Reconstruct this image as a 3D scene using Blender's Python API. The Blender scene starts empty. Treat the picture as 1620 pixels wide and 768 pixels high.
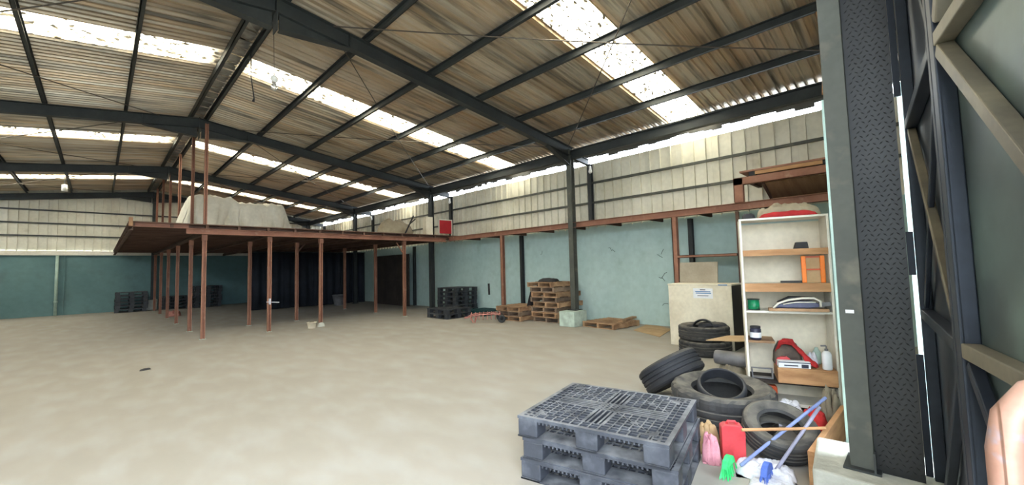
import bpy, bmesh, math, random
from mathutils import Vector, Matrix, noise
random.seed(7)
S = bpy.context.scene
COL = S.collection
PI = math.pi

# ------------------------------------------------------------------ camera
F_PX, YAW, PITCH, ROLL = 651.5853, 0.7872, 0.0616, -0.0259
CAM = Vector((0, 0, 1.6))
fw = Vector((math.sin(YAW)*math.cos(PITCH), math.cos(YAW)*math.cos(PITCH), math.sin(PITCH)))
rt = Vector((math.cos(YAW), -math.sin(YAW), 0)); up = rt.cross(fw)
rt2 = math.cos(ROLL)*rt + math.sin(ROLL)*up; up2 = -math.sin(ROLL)*rt + math.cos(ROLL)*up
cd = bpy.data.cameras.new('camera'); cam = bpy.data.objects.new('camera', cd); COL.objects.link(cam)
cd.sensor_width = 36; cd.lens = 36*F_PX/1620; cd.clip_start = 0.05; cd.clip_end = 300
cam.matrix_world = Matrix(((rt2.x, up2.x, -fw.x, CAM.x), (rt2.y, up2.y, -fw.y, CAM.y), (rt2.z, up2.z, -fw.z, CAM.z), (0, 0, 0, 1)))
S.camera = cam

# ------------------------------------------------------------------ sky and exposure
W = bpy.data.worlds.new('overcast_sky'); S.world = W; W.use_nodes = True
bg = W.node_tree.nodes['Background']; bg.inputs[0].default_value = (0.82, 0.92, 1.02, 1); bg.inputs[1].default_value = 6.5
S.view_settings.view_transform = 'Standard'; S.view_settings.look = 'None'
S.view_settings.exposure = 1.72; S.view_settings.gamma = 1; S.view_settings.use_curve_mapping = False

def portal(name, loc, rot, sx, sy):
    # marks a daylight opening for the sky sampler; gives off no light of its own
    l = bpy.data.lights.new(name, 'AREA'); l.shape = 'RECTANGLE'; l.size = sx; l.size_y = sy; l.cycles.is_portal = True
    o = bpy.data.objects.new(name, l); COL.objects.link(o); o.location = loc; o.rotation_euler = rot
    return o

# ------------------------------------------------------------------ mesh helpers
class MB:
    def __init__(s): s.v = []; s.f = []
    def add(s, vs, fs):
        n = len(s.v); s.v += [tuple(v) for v in vs]; s.f += [tuple(i+n for i in f) for f in fs]; return s
    def box(s, x0, x1, y0, y1, z0, z1, M=None):
        vs = [Vector((x, y, z)) for z in (z0, z1) for y in (y0, y1) for x in (x0, x1)]
        if M is not None: vs = [M @ v for v in vs]
        return s.add(vs, [(0, 2, 3, 1), (4, 5, 7, 6), (0, 1, 5, 4), (2, 6, 7, 3), (0, 4, 6, 2), (1, 3, 7, 5)])
    def bar(s, p, q, w, h, u=(0, 0, 1), ow=0, oh=0):
        p = Vector(p); q = Vector(q); d = (q-p).normalized(); u = Vector(u)
        sd = d.cross(u)
        if sd.length < 1e-4: sd = d.cross(Vector((1, 0, 0)))
        sd.normalize(); un = sd.cross(d)
        vs = []
        for b in (p, q):
            for a, c in ((-1, -1), (1, -1), (1, 1), (-1, 1)):
                vs.append(b + sd*(a*w/2+ow) + un*(c*h/2+oh))
        return s.add(vs, [(0, 1, 2, 3), (7, 6, 5, 4), (0, 4, 5, 1), (1, 5, 6, 2), (2, 6, 7, 3), (3, 7, 4, 0)])
    def ibeam(s, p, q, w, h, u=(0, 0, 1), tf=.014, tw=.01):
        s.bar(p, q, w, tf, u, oh=h/2-tf/2); s.bar(p, q, w, tf, u, oh=-h/2+tf/2); s.bar(p, q, tw, h-2*tf, u); return s
    def channel(s, p, q, w, h, u=(0, 0, 1), t=.012, side=1):
        s.bar(p, q, t, h, u, ow=side*(w/2-t/2)); s.bar(p, q, w, t, u, oh=h/2-t/2); s.bar(p, q, w, t, u, oh=-h/2+t/2); return s
    def tube(s, pts, r, n=8, closed=False):
        pts = [Vector(p) for p in pts]; m = len(pts); rings = []
        nrm = None
        for i in range(m):
            a = pts[i-1] if (i > 0 or closed) else pts[i]
            b = pts[(i+1) % m] if (i < m-1 or closed) else pts[i]
            t = (b-a).normalized()
            if nrm is None:
                nrm = t.cross(Vector((0, 0, 1)))
                if nrm.length < .05: nrm = t.cross(Vector((1, 0, 0)))
            nrm = (nrm - t*nrm.dot(t)).normalized(); bn = t.cross(nrm)
            rr = r[i] if isinstance(r, (list, tuple)) else r
            rings.append([pts[i] + (nrm*math.cos(2*PI*k/n) + bn*math.sin(2*PI*k/n))*rr for k in range(n)])
        vs = [v for g in rings for v in g]; fs = []
        for i in range(m if closed else m-1):
            j = (i+1) % m
            for k in range(n):
                l = (k+1) % n; fs.append((i*n+k, i*n+l, j*n+l, j*n+k))
        if not closed: fs.append(tuple(range(n))[::-1]); fs.append(tuple((m-1)*n+k for k in range(n)))
        return s.add(vs, fs)
    def lathe(s, prof, n=32, M=None, closed=False, rad=None):
        vs = []
        for k in range(n):
            a = 2*PI*k/n
            for j, (r, z) in enumerate(prof):
                rr = r if rad is None else rad(k, j, r)
                v = Vector((rr*math.cos(a), rr*math.sin(a), z)); vs.append(M @ v if M is not None else v)
        m = len(prof); fs = []
        for k in range(n):
            l = (k+1) % n
            for j in range(m if closed else m-1):
                jj = (j+1) % m; fs.append((k*m+j, l*m+j, l*m+jj, k*m+jj))
        return s.add(vs, fs)
    def prism(s, poly, z0, z1, M=None):
        n = len(poly); vs = [Vector((x, y, z)) for z in (z0, z1) for x, y in poly]
        if M is not None: vs = [M @ v for v in vs]
        return s.add(vs, [tuple(range(n))[::-1], tuple(range(n, 2*n))] + [(i, (i+1) % n, n+(i+1) % n, n+i) for i in range(n)])
    def surf(s, fn, nu, nv):
        vs = [fn(i/nu, j/nv) for i in range(nu+1) for j in range(nv+1)]; w = nv+1
        return s.add(vs, [(i*w+j, (i+1)*w+j, (i+1)*w+j+1, i*w+j+1) for i in range(nu) for j in range(nv)])
    def mesh(s, name, mat=None, smooth=False):
        m = bpy.data.meshes.new(name); m.from_pydata([tuple(v) for v in s.v], [], s.f); m.validate()
        bm = bmesh.new(); bm.from_mesh(m); bmesh.ops.recalc_face_normals(bm, faces=bm.faces); bm.to_mesh(m); bm.free()
        if mat: m.materials.append(mat)
        if smooth:
            for p in m.polygons: p.use_smooth = True
        return m

def B(*a, M=None): return MB().box(*a, M=M)
def link(name, data, parent=None, loc=None, rot=None):
    o = bpy.data.objects.new(name, data); COL.objects.link(o)
    if parent is not None: o.parent = parent
    if loc is not None: o.location = loc
    if rot is not None: o.rotation_euler = rot
    return o
def part(name, mb, mat, parent=None, smooth=False, bevel=0, loc=None, rot=None, label=None, solid=0):
    o = link(name, mb.mesh(name, mat, smooth), parent, loc, rot)
    if solid: md = o.modifiers.new('thickness', 'SOLIDIFY'); md.thickness = solid
    if bevel: md = o.modifiers.new('bevel', 'BEVEL'); md.width = bevel; md.segments = 2; md.limit_method = 'ANGLE'
    if label: o['label'] = label
    return o
def tag(o, label=None, cat=None, group=None, kind=None):
    if label: o['label'] = label
    if cat: o['category'] = cat
    if group: o['group'] = group
    if kind: o['kind'] = kind
    return o
def thing(name, label, cat, loc=(0, 0, 0), rotz=0, group=None, rot=None):
    o = link(name, None, None, loc, rot if rot else (0, 0, rotz)); o.empty_display_size = .1
    return tag(o, label, cat, group)
def single(name, mb, mat, label, cat, loc=None, rot=None, group=None, **k):
    return tag(part(name, mb, mat, None, loc=loc, rot=rot, **k), label, cat, group)
def copy_tree(o, loc=None, rotz=None, label=None, parent=None, group=None):
    c = o.copy(); COL.objects.link(c); c.parent = parent
    if loc is not None: c.location = loc
    if rotz is not None: c.rotation_euler = (0, 0, rotz)
    if label: c['label'] = label
    if group: c['group'] = group
    for ch in list(o.children): copy_tree(ch, parent=c)
    return c
def empty_struct(name, loc=(0, 0, 0)):
    o = link(name, None, None, loc); o['kind'] = 'structure'; o.empty_display_size = .1; return o

# ------------------------------------------------------------------ materials
def lin(c): return tuple(((x/255)/12.92 if x/255 <= .04045 else ((x/255+.055)/1.055)**2.4) for x in c) + (1,)
def mk(name, c1, c2=None, rough=.7, metal=0, scale=3, bump=0, bscale=25, dust=0, dustcol=(190, 180, 160), lo=.35, hi=.65, stretch=(1, 1, 1), rand=0, fine=.06, c3=None, s3=1, lo3=.5, hi3=.7, spec=.4):
    m = bpy.data.materials.new(name); m.use_nodes = True; nt = m.node_tree; N = nt.nodes; L = nt.links
    bs = N['Principled BSDF']; bs.inputs['Roughness'].default_value = rough; bs.inputs['Metallic'].default_value = metal
    bs.inputs['Specular IOR Level'].default_value = spec
    geo = N.new('ShaderNodeNewGeometry'); mp = N.new('ShaderNodeMapping'); mp.inputs['Scale'].default_value = stretch
    L.new(geo.outputs['Position'], mp.inputs[0])
    def noisef(sc, a, b, det=6):
        n = N.new('ShaderNodeTexNoise'); n.inputs['Scale'].default_value = sc; n.inputs['Detail'].default_value = det; L.new(mp.outputs[0], n.inputs['Vector'])
        r = N.new('ShaderNodeMapRange'); r.inputs[1].default_value = a; r.inputs[2].default_value = b; L.new(n.outputs[0], r.inputs[0]); return r.outputs[0], n
    def mix(a, b, fac, typ='MIX'):
        x = N.new('ShaderNodeMix'); x.data_type = 'RGBA'; x.blend_type = typ
        for s, val in ((6, a), (7, b)):
            if isinstance(val, tuple): x.inputs[s].default_value = val
            else: L.new(val, x.inputs[s])
        if isinstance(fac, (int, float)): x.inputs[0].default_value = fac
        else: L.new(fac, x.inputs[0])
        return x.outputs[2]
    col = lin(c1)
    if c2: col = mix(col, lin(c2), noisef(scale, lo, hi)[0])
    if c3: col = mix(col, lin(c3), noisef(s3, lo3, hi3)[0])
    if fine: col = mix(col, (.25, .25, .25, 1), noisef(scale*9, .45, .8)[0], 'MULTIPLY') if False else mix(col, mix((1-fine,)*3+(1,), (1+fine,)*3+(1,), noisef(scale*9, .3, .7)[0]), 1.0, 'MULTIPLY')
    if rand:
        oi = N.new('ShaderNodeObjectInfo'); r = N.new('ShaderNodeMapRange'); r.inputs[3].default_value = 1-rand; r.inputs[4].default_value = 1+rand; L.new(oi.outputs['Random'], r.inputs[0])
        cmb = N.new('ShaderNodeCombineColor')
        for i in range(3): L.new(r.outputs[0], cmb.inputs[i])
        col = mix(col, cmb.outputs[0], 1.0, 'MULTIPLY')
    if dust:
        sx = N.new('ShaderNodeSeparateXYZ'); L.new(geo.outputs['Normal'], sx.inputs[0])
        r = N.new('ShaderNodeMapRange'); r.inputs[1].default_value = .5; r.inputs[2].default_value = .95; r.inputs[4].default_value = dust; L.new(sx.outputs[2], r.inputs[0])
        mm = N.new('ShaderNodeMath'); mm.operation = 'MULTIPLY'; L.new(r.outputs[0], mm.inputs[0]); L.new(noisef(7, .3, .62)[0], mm.inputs[1])
        col = mix(col, lin(dustcol), mm.outputs[0])
    if isinstance(col, tuple): bs.inputs['Base Color'].default_value = col
    else: L.new(col, bs.inputs['Base Color'])
    if bump:
        _, n = noisef(bscale, 0, 1); bp = N.new('ShaderNodeBump'); bp.inputs['Strength'].default_value = bump; bp.inputs['Distance'].default_value = .02
        L.new(n.outputs[0], bp.inputs['Height']); L.new(bp.outputs[0], bs.inputs['Normal'])
    return m
M = {}
M['floor'] = mk('concrete_floor', (157, 151, 141), (152, 146, 135), .85, scale=.35, bump=.04, bscale=9, c3=(158, 155, 148), s3=3.2, lo3=.45, hi3=.7, fine=.05, stretch=(1, .5, 1))
M['outside'] = mk('yard_concrete', (170, 168, 160), (150, 148, 140), .9, scale=.5)
M['blue'] = mk('pale_blue_paint', (180, 202, 199), (171, 195, 192), .75, scale=.8, bump=.05, bscale=8, c3=(154, 176, 170), s3=1.7, lo3=.6, hi3=.8)
M['bluegrey'] = mk('shaded_blue_paint', (98, 128, 130), (88, 118, 121), .8, scale=.7, c3=(84, 106, 110), s3=1.2, lo3=.55, hi3=.75)  # wall blue with the end wall's shading put into the colour
M['cream'] = mk('cream_steel_sheet', (216, 213, 198), (200, 196, 178), .5, .1, scale=1.1, rand=.06, c3=(150, 140, 118), s3=2.2, lo3=.66, hi3=.85)
M['roof'] = mk('galvanised_roof_sheet', (200, 191, 174), (184, 160, 130), .38, .45, scale=1.0, stretch=(.3, 4, 1), rand=.2, c3=(112, 106, 96), s3=1.8, lo3=.5, hi3=.7)
M['steel'] = mk('dark_painted_steel', (58, 62, 62), (48, 51, 52), .55, .15, scale=2, fine=.08)
M['steel2'] = mk('grey_green_steel', (86, 88, 81), (74, 76, 71), .6, .2, scale=2.5, c3=(108, 105, 93), s3=5, lo3=.58, hi3=.75)
M['rod'] = mk('bracing_rod', (92, 84, 76), None, .5, .4)
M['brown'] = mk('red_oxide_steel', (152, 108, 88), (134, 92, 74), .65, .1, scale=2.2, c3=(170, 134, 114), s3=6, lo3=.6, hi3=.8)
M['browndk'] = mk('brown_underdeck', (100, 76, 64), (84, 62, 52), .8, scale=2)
M['ledgeply'] = mk('plywood_tan', (150, 116, 86), (128, 96, 70), .75, scale=2, stretch=(1, 6, 1))
M['concrete'] = mk('old_concrete', (196, 198, 188), (166, 166, 156), .9, scale=4, bump=.3, bscale=30)
M['greenconc'] = mk('green_tinted_plinth', (186, 204, 192), (160, 172, 162), .9, scale=6, bump=.3)
M['white'] = mk('white_paint', (226, 222, 210), (210, 204, 190), .55, scale=2.5)
M['offwhite'] = mk('off_white_board', (224, 216, 196), (206, 196, 174), .6, scale=2)
M['wood'] = mk('raw_pine', (190, 146, 104), (160, 116, 78), .75, scale=3, stretch=(1, 1, 5))
M['palletwood'] = mk('pallet_wood', (182, 148, 114), (136, 104, 78), .85, scale=3.5, rand=.22, bump=.2)
M['palletwood2'] = mk('grey_weathered_wood', (150, 128, 108), (112, 94, 80), .85, scale=3, rand=.2, bump=.2)
M['plastic'] = mk('dark_plastic', (64, 67, 76), (54, 57, 64), .55, scale=4, dust=.7, dustcol=(140, 142, 146), c3=(96, 100, 108), s3=7, lo3=.5, hi3=.8)
M['blackplastic'] = mk('black_plastic', (44, 47, 52), (54, 57, 62), .5, scale=4, dust=.4, dustcol=(120, 116, 108))
M['tealplastic'] = mk('teal_plastic', (26, 60, 62), (36, 70, 72), .5, scale=4)
M['rubber'] = mk('dusty_rubber', (46, 47, 50), (66, 65, 64), .85, scale=3, bump=.2, bscale=40, dust=.6, dustcol=(140, 134, 122))
M['rubberclean'] = mk('black_rubber', (34, 36, 42), (48, 49, 54), .7, scale=5, dust=.15)
M['tarp'] = mk('pale_tarp', (218, 213, 198), (200, 195, 178), .8, scale=1.4, bump=.3, bscale=6)
M['tan'] = mk('tan_cloth', (168, 156, 132), (142, 130, 108), .85, scale=3, bump=.3)
M['red'] = mk('red_plastic', (210, 74, 80), (192, 56, 64), .5, scale=5, dust=.3, dustcol=(220, 150, 150))
M['redcloth'] = mk('red_cloth', (190, 48, 48), (150, 34, 36), .85, scale=6, bump=.3)
M['redboard'] = mk('red_board', (186, 40, 52), (166, 34, 44), .5, scale=3)
M['pinkmetal'] = mk('faded_red_steel', (196, 138, 128), (158, 102, 94), .6, .2, scale=7)
M['card'] = mk('cardboard', (186, 158, 120), (170, 140, 104), .85, scale=4)
M['cardgrey'] = mk('grey_cardboard', (164, 154, 138), (146, 136, 120), .85, scale=3)
M['gate'] = mk('gate_black_steel', (46, 52, 62), (36, 41, 50), .45, .25, scale=3, fine=.1)
M['gategreen'] = mk('gate_green_sheet', (92, 108, 104), (72, 84, 84), .45, .2, scale=1.5, c3=(52, 58, 60), s3=1.8, lo3=.48, hi3=.7)
M['gatebar'] = mk('gate_worn_bar', (126, 118, 100), (100, 94, 82), .5, .3, scale=5)
M['diamond'] = mk('diamond_plate_steel', (38, 39, 40), (31, 32, 33), .4, .25, scale=4)
M['copper'] = mk('worn_copper_paint', (164, 128, 112), (146, 106, 90), .45, .2, scale=9, c3=(132, 134, 148), s3=11, lo3=.52, hi3=.62)
M['mint'] = mk('mint_batten', (170, 192, 182), (150, 172, 162), .7, scale=5)
M['blue2'] = mk('blue_handle', (132, 146, 192), (116, 130, 180), .45, scale=6)
M['grayhandle'] = mk('grey_handle', (150, 150, 170), (130, 130, 150), .45, scale=6)
M['bluebr'] = mk('blue_bristle', (82, 110, 190), (66, 94, 170), .7, scale=20)
M['greenbr'] = mk('green_bristle', (70, 220, 130), (40, 190, 100), .6, scale=20)
M['rag'] = mk('white_rag', (214, 214, 220), (190, 190, 200), .9, scale=6, bump=.4)
M['pink'] = mk('pink_cloth', (214, 150, 160), (196, 124, 138), .8, scale=8)
M['orange'] = mk('orange_plastic', (240, 130, 40), (226, 112, 30), .4, scale=6)
M['orangedk'] = mk('dark_orange_plastic', (200, 84, 40), (170, 64, 34), .45, scale=6)
M['green'] = mk('green_wire', (24, 140, 90), (14, 110, 72), .25, scale=20)
M['navy'] = mk('navy_plastic', (44, 46, 66), (36, 38, 56), .35, scale=6)
M['label'] = mk('white_label', (226, 228, 232), None, .6, fine=.03)
M['ink'] = mk('dark_ink', (52, 56, 70), None, .8, fine=0)
M['blueink'] = mk('blue_ink', (92, 130, 176), None, .8, fine=0)
M['grey'] = mk('grey_plastic', (120, 120, 124), (98, 98, 102), .5, scale=6, dust=.4)
M['dark'] = mk('dark_stuff', (40, 40, 44), (56, 54, 54), .7, scale=8)
M['slate'] = mk('slate_plastic', (88, 90, 116), (74, 76, 100), .4, scale=6)
M['sack'] = mk('grey_sack', (156, 146, 128), (130, 122, 106), .9, scale=5, bump=.4)
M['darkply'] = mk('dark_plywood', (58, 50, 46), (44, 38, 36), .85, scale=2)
M['ridge'] = mk('ridge_foil', (170, 172, 168), (128, 126, 120), .35, .7, scale=6)
M['darkbag'] = mk('brown_bag', (104, 92, 80), (78, 68, 62), .9, scale=8, bump=.3)
M['porcelain'] = mk('lamp_white', (232, 232, 228), None, .3, fine=.02)

def skylight_mat():
    m = bpy.data.materials.new('translucent_roof_sheet'); m.use_nodes = True; nt = m.node_tree; N = nt.nodes; L = nt.links; N.clear()
    out = N.new('ShaderNodeOutputMaterial'); tr = N.new('ShaderNodeBsdfTransparent'); tl = N.new('ShaderNodeBsdfTranslucent'); df = N.new('ShaderNodeBsdfDiffuse')
    tr.inputs[0].default_value = (.98, .91, .78, 1); tl.inputs[0].default_value = (.88, .8, .66, 1); df.inputs[0].default_value = (.2, .18, .14, 1)
    geo = N.new('ShaderNodeNewGeometry'); mp = N.new('ShaderNodeMapping'); mp.inputs['Scale'].default_value = (1, 2.2, 1); L.new(geo.outputs['Position'], mp.inputs[0])
    n = N.new('ShaderNodeTexNoise'); n.inputs['Scale'].default_value = 9; n.inputs['Detail'].default_value = 8; L.new(mp.outputs[0], n.inputs['Vector'])
    r = N.new('ShaderNodeMapRange'); r.inputs[1].default_value = .545; r.inputs[2].default_value = .61; L.new(n.outputs[0], r.inputs[0])
    a = N.new('ShaderNodeMixShader'); a.inputs[0].default_value = .3; L.new(tr.outputs[0], a.inputs[1]); L.new(tl.outputs[0], a.inputs[2])
    b = N.new('ShaderNodeMixShader'); L.new(r.outputs[0], b.inputs[0]); L.new(a.outputs[0], b.inputs[1]); L.new(df.outputs[0], b.inputs[2])
    L.new(b.outputs[0], out.inputs[0]); return m
M['skylight'] = skylight_mat()
def glass_mat():
    m = bpy.data.materials.new('clear_bulb_glass'); m.use_nodes = True; bs = m.node_tree.nodes['Principled BSDF']
    bs.inputs['Transmission Weight'].default_value = .85; bs.inputs['Roughness'].default_value = .08; bs.inputs['Base Color'].default_value = (.95, .95, .93, 1); return m
M['bulb'] = glass_mat()

# ================================================================== LAYOUT
D = 6.885
TY = [-0.02 + D*i for i in range(5)]           # portal frames
XR, ZR, SL = 1.83, 5.89, .128                  # ridge, rafter-top line
XC, XCL = 9.28, -5.62                          # column lines
XW, XWL = 10.35, -6.7                          # walls
YE = 27.55                                     # end wall
def rz(x, z0=ZR): return z0 - SL*abs(x-XR)
SHEET_Z = ZR + .188
SKY = [(3.35, 4.2), (9.5, 10.33), (16.6, 17.43), (23.58, 24.4)]

# ------------------------------------------------------------------ structure
fl = tag(part('floor', B(XWL-.2, XW+.2, -.12, YE+.2, -.2, 0), M['floor']), kind='structure')
yd = tag(part('floor_yard', B(-40, 40, -40, -.12, -.22, -.02), M['outside']), kind='structure')

def ribbed(w, ln, ribs, rh, t=.004, lip=.012, seam=False):
    """corrugated sheet: ribs run along local Y (length), profile across local X, ribs to -Z"""
    xs = [(0, -lip)]
    p = w/ribs
    for k in range(ribs):
        a = k*p
        xs += [(a+p*.44, 0), (a+p*.455, -rh), (a+p*.535, -rh), (a+p*.55, 0)] if seam else [(a+p*.28, 0), (a+p*.36, -rh), (a+p*.56, -rh), (a+p*.64, 0)]
    xs += [(w+.03, 0)]
    mb = MB(); n = len(xs)
    vs = [(x, y, z) for y in (0, ln) for x, z in xs] + [(x, y, z+t) for y in (0, ln) for x, z in xs]
    fs = [(i, i+1, n+i+1, n+i) for i in range(n-1)] + [(2*n+i, 3*n+i, 3*n+i+1, 2*n+i+1) for i in range(n-1)]
    fs += [(0, n, 3*n, 2*n), (n-1, 3*n-1, 4*n-1, 2*n-1)]
    for i in range(n-1): fs += [(i, 2*n+i, 2*n+i+1, i+1), (n+i, n+i+1, 3*n+i+1, 3*n+i)]
    return mb.add(vs, fs)

# roof: every sheet an object
roof = empty_struct('ceiling', (XR, 0, SHEET_Z))
fm = MB(); zt = rz(XW+.1, SHEET_Z)-SHEET_Z+.05; yy = -.4
while yy < YE:
    w_ = random.uniform(.12, .5); zb = zt-random.uniform(.13, .24); fm.box(XW+.09-XR, XW+.1-XR, yy, min(yy+w_, YE), zb, zt); yy += w_
part('eave_flashing', fm, mk('torn_flashing', (60, 60, 58), None, .6), roof)['kind'] = 'stuff'
segs = []
edges = [-.5] + [e for s in SKY for e in s] + [YE+.15]
for k in range(0, len(edges)-1):
    a, b = edges[k], edges[k+1]
    if k % 2 == 1: segs.append((a, b-a, True)); continue
    n = max(1, round((b-a)/.77)); w = (b-a)/n
    for i in range(n): segs.append((a+i*w, w, False))
cache = {}
cosr = math.sqrt(1+SL*SL)
for a, w, sky in segs:
    for side in (1, -1):
        ln = ((XW+.12) - XR if side > 0 else XR-(XWL-.12))*cosr
        key = (round(w, 3), side, sky)
        if key not in cache:
            mb = ribbed(w, ln, 5, .036, t=(.003 if sky else .004), lip=.002)
            # local: x across -> world Y ; y length -> downslope
            ang = math.atan(SL)
            out = MB()
            vs = []
            for x, y, z in mb.v:
                X = side*(y*math.cos(ang) + z*math.sin(ang)); Z = -y*math.sin(ang) + z*math.cos(ang)
                vs.append((X, x, Z))
            out.add(vs, mb.f)
            cache[key] = out.mesh('skylight_sheet' if sky else 'roof_sheet', M['skylight'] if sky else M['roof'])
        o = link('skylight_sheet' if sky else 'roof_sheet', cache[key], roof, (0, a, random.uniform(-.001, .001)))
rc = part('ridge_cap', MB().bar((-.2, -.5, .005), (-.2, YE+.1, .005), .42, .006, (SL, 0, 1)).bar((.2, -.5, .005), (.2, YE+.1, .005), .42, .006, (-SL, 0, 1)), M['ridge'], roof, loc=(0, 0, .03))
fo = MB()
for i in range(70):
    y = .2 + i*.39
    fo.add([(-.1+random.uniform(-.03, .03), y, -.05+random.uniform(-.03, .02)), (.12, y+.02, -.04+random.uniform(-.03, .02)), (.12+random.uniform(-.03, .03), y+.37, -.05), (-.1, y+.37, -.03+random.uniform(-.03, .02))], [(0, 1, 2, 3)])
part('ridge_foil', fo, M['ridge'], roof, solid=.004)

# right wall: painted masonry below, steel sheets above
wr = empty_struct('wall_right', (XW, 0, 0))
part('masonry', B(0, .16, -.1, YE+.1, 0, 2.75), M['blue'], wr)
shm = None
def vsheet(w, h, mat, name='wall_sheet'):
    mb = ribbed(w, h, 3, .05, .003, .006, True)
    return MB().add([(z, x, y) for x, y, z in mb.v], mb.f).mesh(name, mat)     # faces -X, up = Z
n = 32; w = (YE+.1)/n
vm = vsheet(w, 4.66-2.72, M['cream'])
for i in range(n): link('wall_sheet', vm, wr, (.03, i*w, 2.72+random.uniform(-.012, .012)))
for k, z in enumerate((3.47, 4.06)):
    g = MB().bar((-.035, .1, z), (-.035, YE-.1, z), .05, .06); part('girt', g, M['steel2'], wr)
for y in (9.76, 4.01, 16.6, 23.5): part('wall_post', MB().ibeam((-.09, y, 0), (-.09, y, 2.7), .1, .12, (1, 0, 0)), M['steel'], wr)
part('black_strip', B(-.02, -.002, 11.5, 11.59, 1.08, 1.5), M['dark'], wr, rot=(-.04, 0, 0))

for k, (y, z) in enumerate(((4.75, 1.95), (4.8, 1.75), (4.72, 1.35), (4.78, 1.2), (4.7, .62), (6.2, 2.0), (8.9, 2.1))):
    pts = [(-.003, y+.05*i+random.uniform(-.02, .02), z+.03*i*(1 if k % 2 else -1)+random.uniform(-.05, .05)) for i in range(3 + k % 3)]
    part('wall_crack', MB().tube(pts, .006, 4), M['dark'], wr)
# end wall
we = empty_struct('wall_end', (0, YE, 0))
part('masonry', B(XWL, XW, 0, .16, 0, 2.72), M['bluegrey'], we)
part('ledge_band', B(XWL, XW, -.12, .0, 2.69, 2.88), M['white'], we)
x = XWL; w = .862
while x < XW-.1:
    h = max(rz(x, SHEET_Z), rz(x+w, SHEET_Z), SHEET_Z if x < XR < x+w else 0) + .02 - 2.88
    mb = ribbed(min(w, XW-x), h, 3, .05, .003, .006, True)
    o = MB().add([(xx, z+.04, y) for xx, y, z in mb.v], mb.f); part('wall_sheet', o, M['cream'], we, loc=(x, 0, 2.88)); x += w
for z in (3.56, 4.12, 4.7): part('girt', MB().bar((XWL, -.04, z), (XW-.1, -.04, z), .06, .06), M['steel'], we)
part('drain_pipe', MB().tube([(-1.33, -.12, 0), (-1.33, -.12, 2.68)], .055, 12), M['mint'], we, smooth=True)
part('pipe_joint', MB().tube([(-1.33, -.12, .55), (-1.33, -.12, .65)], .066, 12), M['mint'], we, smooth=True)
for x in (-1.1,): part('conduit', MB().tube([(x, -.06, 0), (x, -.06, 2.68)], .02, 6), M['bluegrey'], we)

wl = empty_struct('wall_left', (XWL, 0, 0))
part('masonry', B(-.16, 0, -.1, YE+.1, 0, 2.75), M['blue'], wl); part('wall_sheet', B(-.04, 0, -.1, YE+.1, 2.75, 4.66), M['cream'], wl)
wf = empty_struct('wall_front', (0, 0, 0))
part('masonry', B(3.68, XW, -.12, .06, 0, 2.75), M['blue'], wf); part('masonry', B(XWL, -2.1, -.12, .06, 0, 4.5), M['blue'], wf)
part('wall_sheet', B(3.5, XW, -.08, -.02, 2.75, 4.6), M['cream'], wf)
part('gable', MB().prism([(XWL, 4.5), (XW, 4.5), (XW, rz(XW, SHEET_Z)-.06), (XR, SHEET_Z-.06), (XWL, rz(XWL, SHEET_Z)-.06)], -.02, .03, M=Matrix.Rotation(PI/2, 4, 'X')), M['cream'], wf)
portal('portal_gate', (.55, -.08, 2.25), (PI/2, 0, 0), 5.3, 4.5)
for y0, y1 in SKY:
    for side in (1, -1):
        xm = XR + side*4.2; portal('portal_skylight', (xm, (y0+y1)/2, rz(xm, SHEET_Z)+.03), (0, side*math.atan(SL), 0), 8.4, y1-y0)
portal('portal_eave', (XW+.14, YE/2, 4.8), (0, PI/2, 0), .35, YE)

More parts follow.
